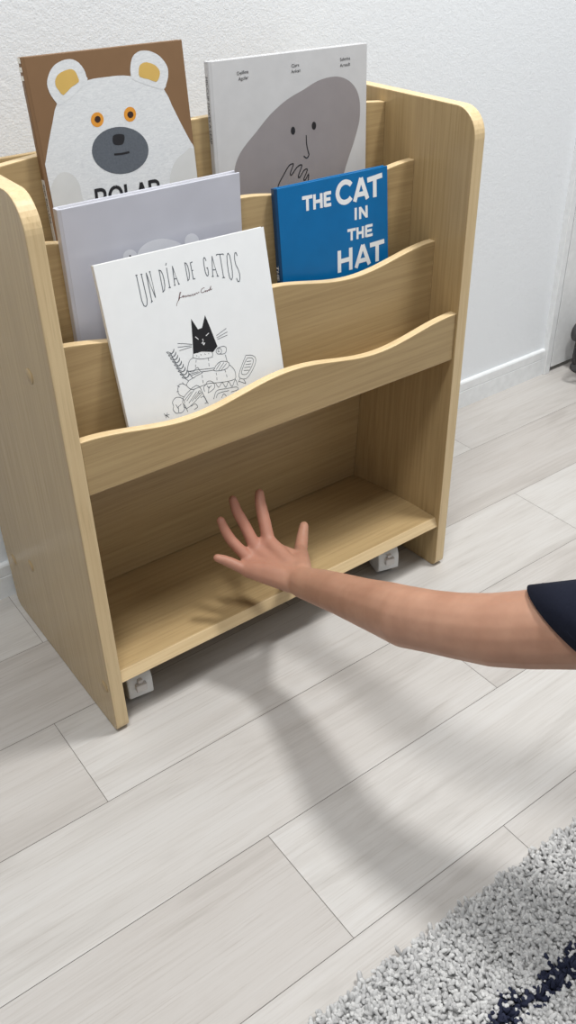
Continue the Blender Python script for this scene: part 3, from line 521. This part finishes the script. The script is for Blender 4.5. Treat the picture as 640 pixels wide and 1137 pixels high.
# ------------------------------------------------------------------ rug
def rug():
    base_m = plain('rug_backing', (196,196,195), .9)
    def pile_mat(name, a, b):
        N = NT(name); oi = N.n('ShaderNodeAttribute', attribute_name='tuft')
        N.l(ramp(N, oi.outputs['Fac'], [(0, s2l(a)), (1, s2l(b))]), N.b.inputs['Base Color'])
        N.set(Roughness=.85, Specular_IOR_Level=.15); return N.m
    grey = pile_mat('grey_pile', (176,176,176), (212,212,211)); navy = pile_mat('navy_pile', (30,34,52), (52,56,76))
    root = thing('shaggy_rug', 'light grey shaggy rug with a dark navy stripe on the plank floor', 'rug', (0,0,0))
    ry = lambda x: -.4545-.018*(x-.1)
    bm = bmesh.new()
    poly = [(-.75, ry(-.75)), (1.9, ry(1.9)), (1.9, -1.95), (-.75, -1.95)]
    vs = prism(rounded(poly, [.02]*4, 4), 'z', .0006, .006)
    obj('backing', vs, base_m, root)
    R_ = random.Random(3)
    def strand(V, F, A, x, y, tall, rad):
        a = R_.uniform(0, 2*PI); lean = R_.uniform(.4, 1.25); bend = R_.uniform(.1, .8)
        dx, dy = math.cos(a), math.sin(a); n = 5; i0 = len(V); c = R_.random()
        tw = R_.uniform(0, 6)
        for k, (t, rr) in enumerate(((0,.7),(.4,1.0),(.75,1.05),(.94,.75),(1.0,.3))):
            o_ = lean*t+bend*t*t*.5
            px, py, pz = x+dx*o_*tall*.62, y+dy*o_*tall*.62, .004+tall*t*(1-.22*bend*t)
            for j in range(n):
                q = 2*PI*j/n+tw+t*1.2
                V.append((px+math.cos(q)*rad*rr, py+math.sin(q)*rad*rr, pz+math.sin(q)*rad*rr*.25*(1 if t > .5 else 0)))
        for k in range(4):
            for j in range(n):
                F.append((i0+k*n+j, i0+k*n+(j+1) % n, i0+(k+1)*n+(j+1) % n, i0+(k+1)*n+j)); A.append(c)
        F.append(tuple(i0+4*n+j for j in range(n))); A.append(c)
    data = {'g': ([], [], []), 'n': ([], [], [])}
    def fill(x0, x1, y0, step, rad, tall):
        y = y0
        while y < ry(x0)+.02:
            x = x0
            while x < x1:
                px, py = x+R_.uniform(-.6,.6)*step, y+R_.uniform(-.6,.6)*step
                if py < ry(px)-.001+R_.uniform(-.004,.004) and -.74 < px < 1.89:
                    edge = ry(px)-py
                    wob = .004*math.sin(px*57)+.003*math.sin(px*131+1)+R_.uniform(-.0045,.0045)
                    dd = abs(edge-.1105+wob)
                    nv = dd < .0085+.003*math.sin(px*90+2)
                    V, F, A = data['n' if nv else 'g']
                    t_ = tall*R_.uniform(.75,1.15)*(.8 if edge < .008 else 1)
                    strand(V, F, A, px, py, t_, rad*R_.uniform(.8,1.25))
                x += step
            y += step
    fill(-.10, .46, -.66, .0033, .0024, .0118)
    fill(-.74, -.10, -.66, .010, .0046, .019)
    fill(.46, 1.89, -.66, .010, .0046, .019)
    # further back, out of the photo: coarser pile
    y = -1.94
    while y < -.66:
        x = -.74
        while x < 1.89:
            V, F, A = data['g']; strand(V, F, A, x+R_.uniform(-.01,.01), y+R_.uniform(-.01,.01), .02, .0095); x += .019
        y += .019
    for key, nm, m in (('g','pile',grey),('n','stripe_pile',navy)):
        V, F, A = data[key]
        me = bpy.data.meshes.new(nm); me.from_pydata(V, [], F); me.materials.append(m)
        at = me.attributes.new('tuft', 'FLOAT', 'FACE'); at.data.foreach_set('value', A)
        me.polygons.foreach_set('use_smooth', [True]*len(F))
        o = link(bpy.data.objects.new(nm, me), root); o['kind'] = 'stuff'
        if key == 'n': o['label'] = 'dark navy stripe of pile'
rug()

# ------------------------------------------------------------------ person
SK = NT('skin'); tc = SK.n('ShaderNodeTexCoord')
f = noise(SK, tc.outputs['Object'], 28, 3); f2 = noise(SK, tc.outputs['Object'], 260, 2)
dv = SK.n('ShaderNodeVectorMath', operation='DISTANCE'); SK.l(tc.outputs['Object'], dv.inputs[0]); dv.inputs[1].default_value = (.235-.75, .035+.84, .215)
rosy = ramp(SK, dv.outputs['Value'], [(.02, (1,1,1,1)), (.125, (0,0,0,1))])   # palms and fingers are pinker than the arm
SK.l(mix(SK, ramp(SK, f.outputs['Fac'], [(.3, s2l((170,127,104))), (.7, s2l((186,143,119)))]), s2l((176,124,105)), rosy), SK.b.inputs['Base Color'])
SK.set(Roughness=.5, Subsurface_Weight=.12, Subsurface_Scale=.01, Specular_IOR_Level=.35); bump(SK, f2.outputs['Fac'], .12, .0006)
SK.b.inputs['Subsurface Radius'].default_value = (1, .35, .2)
M_NAVY = plain('navy_cotton', (28,31,44), .9, .1, 500, Specular_IOR_Level=.15)
M_JEANS = plain('dark_trousers', (44,46,54), .9, .1, 300)
M_HAIR = plain('dark_hair', (34,27,24), .55, .25, 200)
def capsule(bm, a, b, ra, rb, n=18):
    a, b = Vector(a), Vector(b); d = (b-a); L = d.length; d.normalize()
    u = d.orthogonal().normalized(); w = d.cross(u); rings = []
    st = []
    for k in range(1, 7): t = -PI/2+PI/2*k/6; st.append((math.sin(t)*ra, math.cos(t)*ra))
    for k in range(0, 6): t = PI/2*k/6; st.append((L+math.sin(t)*rb, math.cos(t)*rb))
    lo = bm.verts.new(a-d*ra); hi = bm.verts.new(b+d*rb)
    for s, r in st: rings.append([bm.verts.new(a+d*s+(u*math.cos(2*PI*k/n)+w*math.sin(2*PI*k/n))*r) for k in range(n)])
    for p, q in zip(rings, rings[1:]):
        for k in range(n): bm.faces.new((p[k], p[(k+1) % n], q[(k+1) % n], q[k]))
    for k in range(n): bm.faces.new((lo, rings[0][(k+1) % n], rings[0][k])); bm.faces.new((hi, rings[-1][k], rings[-1][(k+1) % n]))
def chain(bm, pts):
    for (a, ra), (b, rb) in zip(pts, pts[1:]): capsule(bm, a, b, ra, rb)
def ellipsoid(bm, c, r, rot=None):
    m = Matrix.Translation(c) @ (rot or Matrix.Identity(4)) @ Matrix.Diagonal((*r, 1))
    bmesh.ops.create_uvsphere(bm, u_segments=32, v_segments=20, radius=1, matrix=m)
def skinned(name, bm, mat, parent, voxel, it):
    o = obj(name, bm, mat, parent)
    r = o.modifiers.new('r', 'REMESH'); r.mode = 'VOXEL'; r.voxel_size = voxel; r.use_smooth_shade = True
    s = o.modifiers.new('s', 'SMOOTH'); s.factor = .5; s.iterations = it
    bpy.context.view_layer.update()
    me = bpy.data.meshes.new_from_object(o.evaluated_get(bpy.context.evaluated_depsgraph_get()))
    old = o.data; o.modifiers.clear(); o.data = me; bpy.data.meshes.remove(old); me.name = name
    for p in me.polygons: p.use_smooth = True
    return o
def person():
    root = thing('person', 'person in a navy short-sleeved T-shirt reaching one open hand into the book rack', 'person', (.75,-.84,0))
    inv = Matrix.Translation((-.75,.84,0))
    def put(bm): bmesh.ops.transform(bm, matrix=inv, verts=bm.verts); return bm
    bm = bmesh.new()
    arm = [((.2520,-.0800,.1840),.0205),((.2571,-.1071,.192),.0236),((.2571,-.1518,.2099),.0262),((.2554,-.1955,.2275),.0290),((.2526,-.2372,.2465),.0322),
           ((.2490,-.2731,.2628),.0345),((.2524,-.3072,.2784),.0338),((.2592,-.3389,.2909),.0348),((.2715,-.3742,.3039),.0375),((.2865,-.4035,.3173),.0393),
           ((.3082,-.4404,.3364),.0420),((.3376,-.5115,.3657),.0440)]
    chain(bm, arm)
    # palm: wrist to each knuckle, web between the knuckles, thumb mound
    MC = [((.258,.005,.197),.0098),((.240,.005,.187),.0100),((.225,.000,.182),.0095),((.211,-.010,.181),.0088)]
    wr = [(.258,-.062,.183),(.252,-.064,.181),(.246,-.066,.180),(.241,-.066,.180)]
    for (m, r), w_ in zip(MC, wr): capsule(bm, w_, m, .0128, r+.0008)
    chain(bm, [((.2550,-.098,.1895),.0215),((.2510,-.072,.1825),.0185),((.2490,-.045,.1815),.0150),((.2400,-.015,.1830),.0110)])
    chain(bm, [((.2440,-.060,.1815),.0150),((.2290,-.032,.1830),.0138),((.2150,-.013,.1830),.0105)])            # heel of the palm, little-finger side
    for (a, ra), (b, rb) in zip(MC, MC[1:]): capsule(bm, a, b, ra, rb)
    tips = [((.2665,.029,.2235),(.2710,.0415,.2365),(.2755,.0490,.2460)),
            ((.2385,.0335,.2185),(.2345,.0450,.2370),(.2335,.0505,.2520)),
            ((.2120,.0275,.2085),(.2090,.0375,.2225),(.2080,.0435,.2335)),
            ((.197,.007,.190),(.190,.014,.194),(.1835,.019,.197))]
    fr = [(.0092,.0088,.0080,.0068),(.0090,.0082,.0075,.0064),(.0085,.0077,.0070,.0060),(.0082,.0076,.0069,.0058)]
    for (m, r), t, q in zip(MC, tips, fr): chain(bm, [(m, q[0]), (t[0], q[1]), (t[1], q[2]), (t[2], q[3])])
    chain(bm, [((.262,-.062,.185),.0150),((.277,-.038,.179),.0152),((.290,-.022,.173),.0128),((.305,-.003,.164),.0100),((.321,.014,.170),.0088),((.334,.027,.178),.0070)])
    capsule(bm, (.280,-.030,.180), (.258,-.002,.193), .0105, .0085)
    # the rest of the body, sitting on the rug beyond the right edge of the photo
    S = Vector((.3376,-.5115,.3657)); M_ = Vector((.475,-.645,.425)); SL = Vector((.605,-.740,.440)); PV = Vector((.79,-.87,.156))
    capsule(bm, S, M_, .046, .075); capsule(bm, M_, SL, .075, .048)
    chain(bm, [(M_, .085), ((.60,-.73,.33), .098), ((.71,-.81,.235), .095), (PV, .115)])
    hd = Vector((.530,-.660,.640))
    chain(bm, [(M_, .055), ((.505,-.655,.515), .048), (hd-Vector((0,0,.06)), .055)])
    fwd = Vector((-.6,-.8,-.1)).normalized(); rt = Vector((-.8,.6,0))
    ellipsoid(bm, hd, (.073,.090,.108), Matrix.Rotation(math.atan2(fwd.y, fwd.x)-PI/2, 4, 'Z'))
    capsule(bm, hd+fwd*.082+Vector((0,0,.005)), hd+fwd*.098+Vector((0,0,-.025)), .009, .012)          # nose
    capsule(bm, hd+fwd*.070+Vector((0,0,-.075)), hd+fwd*.072+Vector((0,0,-.085)), .022, .020)         # chin
    for s in (-1, 1): ellipsoid(bm, hd+rt*.074*s+Vector((0,0,-.01)), (.012,.018,.030), Matrix.Rotation(math.atan2(fwd.y, fwd.x)-PI/2, 4, 'Z'))
    chain(bm, [(SL,.043),((.76,-.83,.36),.038),((.80,-.98,.235),.033),((.72,-1.13,.17),.024),((.69,-1.19,.155),.020)])
    chain(bm, [((.69,-1.19,.155),.022),((.67,-1.25,.152),.012)])
    for k, (dx, dy) in enumerate(((-.030,-.012),(-.010,-.006),(.010,-.008),(.028,-.016))):
        chain(bm, [((.672+dx*.7,-1.235-dy,.152),.010),((.665+dx,-1.275-dy,.150),.009),((.660+dx*1.1,-1.30-dy,.146),.0075)])
    chain(bm, [((.705,-1.20,.155),.012),((.725,-1.235,.152),.010),((.730,-1.262,.150),.008)])
    for s, kx in ((1, 0), (-1, .17)):
        hp = PV+rt*.08*s
        kn = hp+Vector((-.23,-.30,-.065)); an = kn+Vector((.27,.30,-.028))
        chain(bm, [(hp,.082),(kn,.056)]); chain(bm, [(kn,.054),((kn+an)/2,.050),(an,.036)]); chain(bm, [(an,.034),(an+Vector((.10,.09,.0)),.026)])
    body = skinned('body', put(bm), SK.m, root, .0028, 4)
    # T-shirt
    bm = bmesh.new()
    capsule(bm, S+Vector((.005,-.008,.003)), M_, .058, .092); capsule(bm, M_, SL, .092, .060)
    chain(bm, [(M_, .100), ((.60,-.73,.33), .112), ((.71,-.81,.235), .110), ((.765,-.85,.185), .118)])
    chain(bm, [(SL,.058),((.70,-.79,.395),.054)])
    ts = skinned('t_shirt', put(bm), M_NAVY, root, .006, 6); ts['label'] = 'navy cotton T-shirt'
    # sleeve: an open tube round the upper arm, hem cut on the slant
    ax = (Vector((.2865,-.4035,.3173))-S).normalized()
    e1 = ax.cross(Vector((.351,.449,.822))).normalized(); e2 = e1.cross(ax).normalized()
    if e2.z < 0: e2 = -e2; e1 = -e1
    bm = bmesh.new(); rings = []; n = 40
    c0 = Vector((.2990,-.4290,.3300))
    for inner in (0, 1):
        seq = [0, .25, .5, .75, 1] if not inner else [1, .75, .5, .25, 0]
        for t in seq:
            ring = []
            for k in range(n):
                a = 2*PI*k/n; r = (.0435+.014*t)-(.0014 if inner else 0)+.0009*math.sin(3*a+1)*(1-t)
                off = e1*math.cos(a)*r+e2*math.sin(a)*r
                slant = (.0385*math.sin(a)-.0125)*(1-t)
                ring.append(bm.verts.new(c0.lerp(S+(S-c0)*.25, t)+off+ax*slant))
            rings.append(ring)
    for p, q in zip(rings, rings[1:]+rings[:1]):
        for k in range(n): bm.faces.new((p[k], p[(k+1) % n], q[(k+1) % n], q[k]))
    bmesh.ops.recalc_face_normals(bm, faces=bm.faces)
    sl_ = obj('sleeve', put(bm), M_NAVY, root, True); sl_['label'] = 'navy short sleeve'
    hem = bmesh.new()
    for dt in (.012, .0145):
        tube(hem, [c0+(S-c0).normalized()*dt+e1*math.cos(2*PI*k/n)*.0441+e2*math.sin(2*PI*k/n)*.0441+ax*(.038*math.sin(2*PI*k/n)-.0125) for k in range(n)], .00045, 5, True)
    obj('hem_stitching', put(hem), M_NAVY, sl_)
    # trousers
    bm = bmesh.new(); capsule(bm, PV+Vector((-.02,.015,.01)), PV, .122, .128)
    for s in (1, -1):
        hp = PV+rt*.08*s; kn = hp+Vector((-.23,-.30,-.065)); an = kn+Vector((.25,.28,-.014))
        chain(bm, [(hp,.092),(kn,.063)]); chain(bm, [(kn,.061),((kn+an)/2,.058),(an,.045)])
    skinned('trousers', put(bm), M_JEANS, root, .007, 5)
    # hair and face
    bm = bmesh.new(); ellipsoid(bm, hd-fwd*.014+Vector((0,0,.018)), (.083,.092,.104), Matrix.Rotation(math.atan2(fwd.y, fwd.x)-PI/2, 4, 'Z'))
    ellipsoid(bm, hd-fwd*.060+Vector((0,0,-.06)), (.060,.045,.090), Matrix.Rotation(math.atan2(fwd.y, fwd.x)-PI/2, 4, 'Z'))
    skinned('hair', put(bm), M_HAIR, root, .006, 3)
    ME = plain('eye_white', (235,235,232), .2); MI = plain('iris', (52,36,28), .2); ML = plain('lips', (170,98,92), .45)
    for s in (-1, 1):
        bm = bmesh.new(); ellipsoid(bm, hd+fwd*.0735+rt*.030*s+Vector((0,0,.012)), (.010,.010,.006)); e = obj('eye', put(bm), ME, root, True)
        bm = bmesh.new(); ellipsoid(bm, hd+fwd*.0800+rt*.030*s+Vector((0,0,.012)), (.0042,.0042,.0045)); obj('iris', put(bm), MI, e, True)
    bm = bmesh.new(); ellipsoid(bm, hd+fwd*.074+Vector((0,0,-.052)), (.018,.012,.006), Matrix.Rotation(math.atan2(fwd.y, fwd.x)-PI/2, 4, 'Z')); obj('mouth', put(bm), ML, root, True)
person()

# ------------------------------------------------------------------ round grille thing at the right edge
def fan():
    dark = plain('dark_wire', (58,58,60), .4, Metallic=.6); grey = plain('dark_plastic', (78,78,80), .5)
    x, y, r = 1.352, .285, .080
    root = thing('desk_fan', 'small dark round wire grille on the floor by the white door', 'fan', (x, y, 0))
    bm = bmesh.new(); cz = r+.010
    ang = lambda k, n: 2*PI*k/n
    for rr, dy in ((r, 0), (r*.985, -.014), (r*.90, -.022), (r*.78, -.027), (r*.64, -.030), (r*.48, -.032), (r*.32, -.033)):
        tube(bm, [(rr*math.cos(ang(k,48)), dy, cz+rr*math.sin(ang(k,48))) for k in range(48)], .0016 if rr < r else .0035, 6, True)
    for k in range(16):
        a = ang(k, 16); tube(bm, [(q*math.cos(a), dy, cz+q*math.sin(a)) for q, dy in ((r,0),(r*.90,-.022),(r*.64,-.030),(r*.2,-.0335))], .0014, 6)
    obj('grille', bm, dark, root, True)
    b = lathe([(.001,-.034),(r*.18,-.034),(r*.2,-.028),(r*.2,.02),(r*.3,.03),(r*.3,.06),(.001,.065)], 28, 'y'); bmesh.ops.translate(b, verts=b.verts, vec=(0,0,cz)); obj('motor', b, grey, root, True)
    bm = bmesh.new()
    for k in range(5):
        a = ang(k, 5); vs = [bm.verts.new((q*math.cos(a+s), t, cz+q*math.sin(a+s))) for q, s, t in ((r*.2,-.2,-.012),(r*.82,-.25,-.016),(r*.86,.45,.002),(r*.2,.4,.004))]
        bm.faces.new(vs)
    bl = obj('blades', bm, grey, root); so = bl.modifiers.new('s', 'SOLIDIFY'); so.thickness = .0015
    bm = bmesh.new(); tube(bm, [(0,.05,cz-.01),(0,.052,.03),(0,.05,.012)], .009, 12); obj('stem', bm, grey, root, True)
    b = lathe([(.030,0),(.032,.004),(.028,.012),(.012,.016)], 36); bmesh.ops.translate(b, verts=b.verts, vec=(.012,.035,0)); obj('base', b, grey, root, True)
fan()

# ------------------------------------------------------------------ light
def area(name, loc, target, size, power, color=(1,1,1), shape='DISK', sy=None):
    L = bpy.data.lights.new(name, 'AREA'); L.shape = shape; L.size = size; L.energy = power; L.color = color
    if sy: L.size_y = sy
    o = bpy.data.objects.new(name, L); link(o); o.location = loc
    o.rotation_euler = (Vector(target)-Vector(loc)).to_track_quat('-Z', 'Y').to_euler(); return o
area('ceiling_lamp', (.95, -.34, 2.40), (.90, -.34, 0), .30, 36, (1, .992, .975))
area('ceiling_lamp', (-.33, -.62, 2.40), (-.30, -.60, 0), .45, 23, (1, .992, .975))
area('room_lamp', (2.0, -1.6, 2.4), (.4, 0, .3), 1.2, 9, (1, .99, .97))
w = bpy.data.worlds.new('world'); sc.world = w; w.use_nodes = True
w.node_tree.nodes['Background'].inputs['Color'].default_value = (.95, .975, 1.0, 1); w.node_tree.nodes['Background'].inputs['Strength'].default_value = .28
vs_ = sc.view_settings; vs_.view_transform = 'Standard'; vs_.look = 'None'; vs_.gamma = 1; vs_.use_curve_mapping = False; vs_.exposure = 0
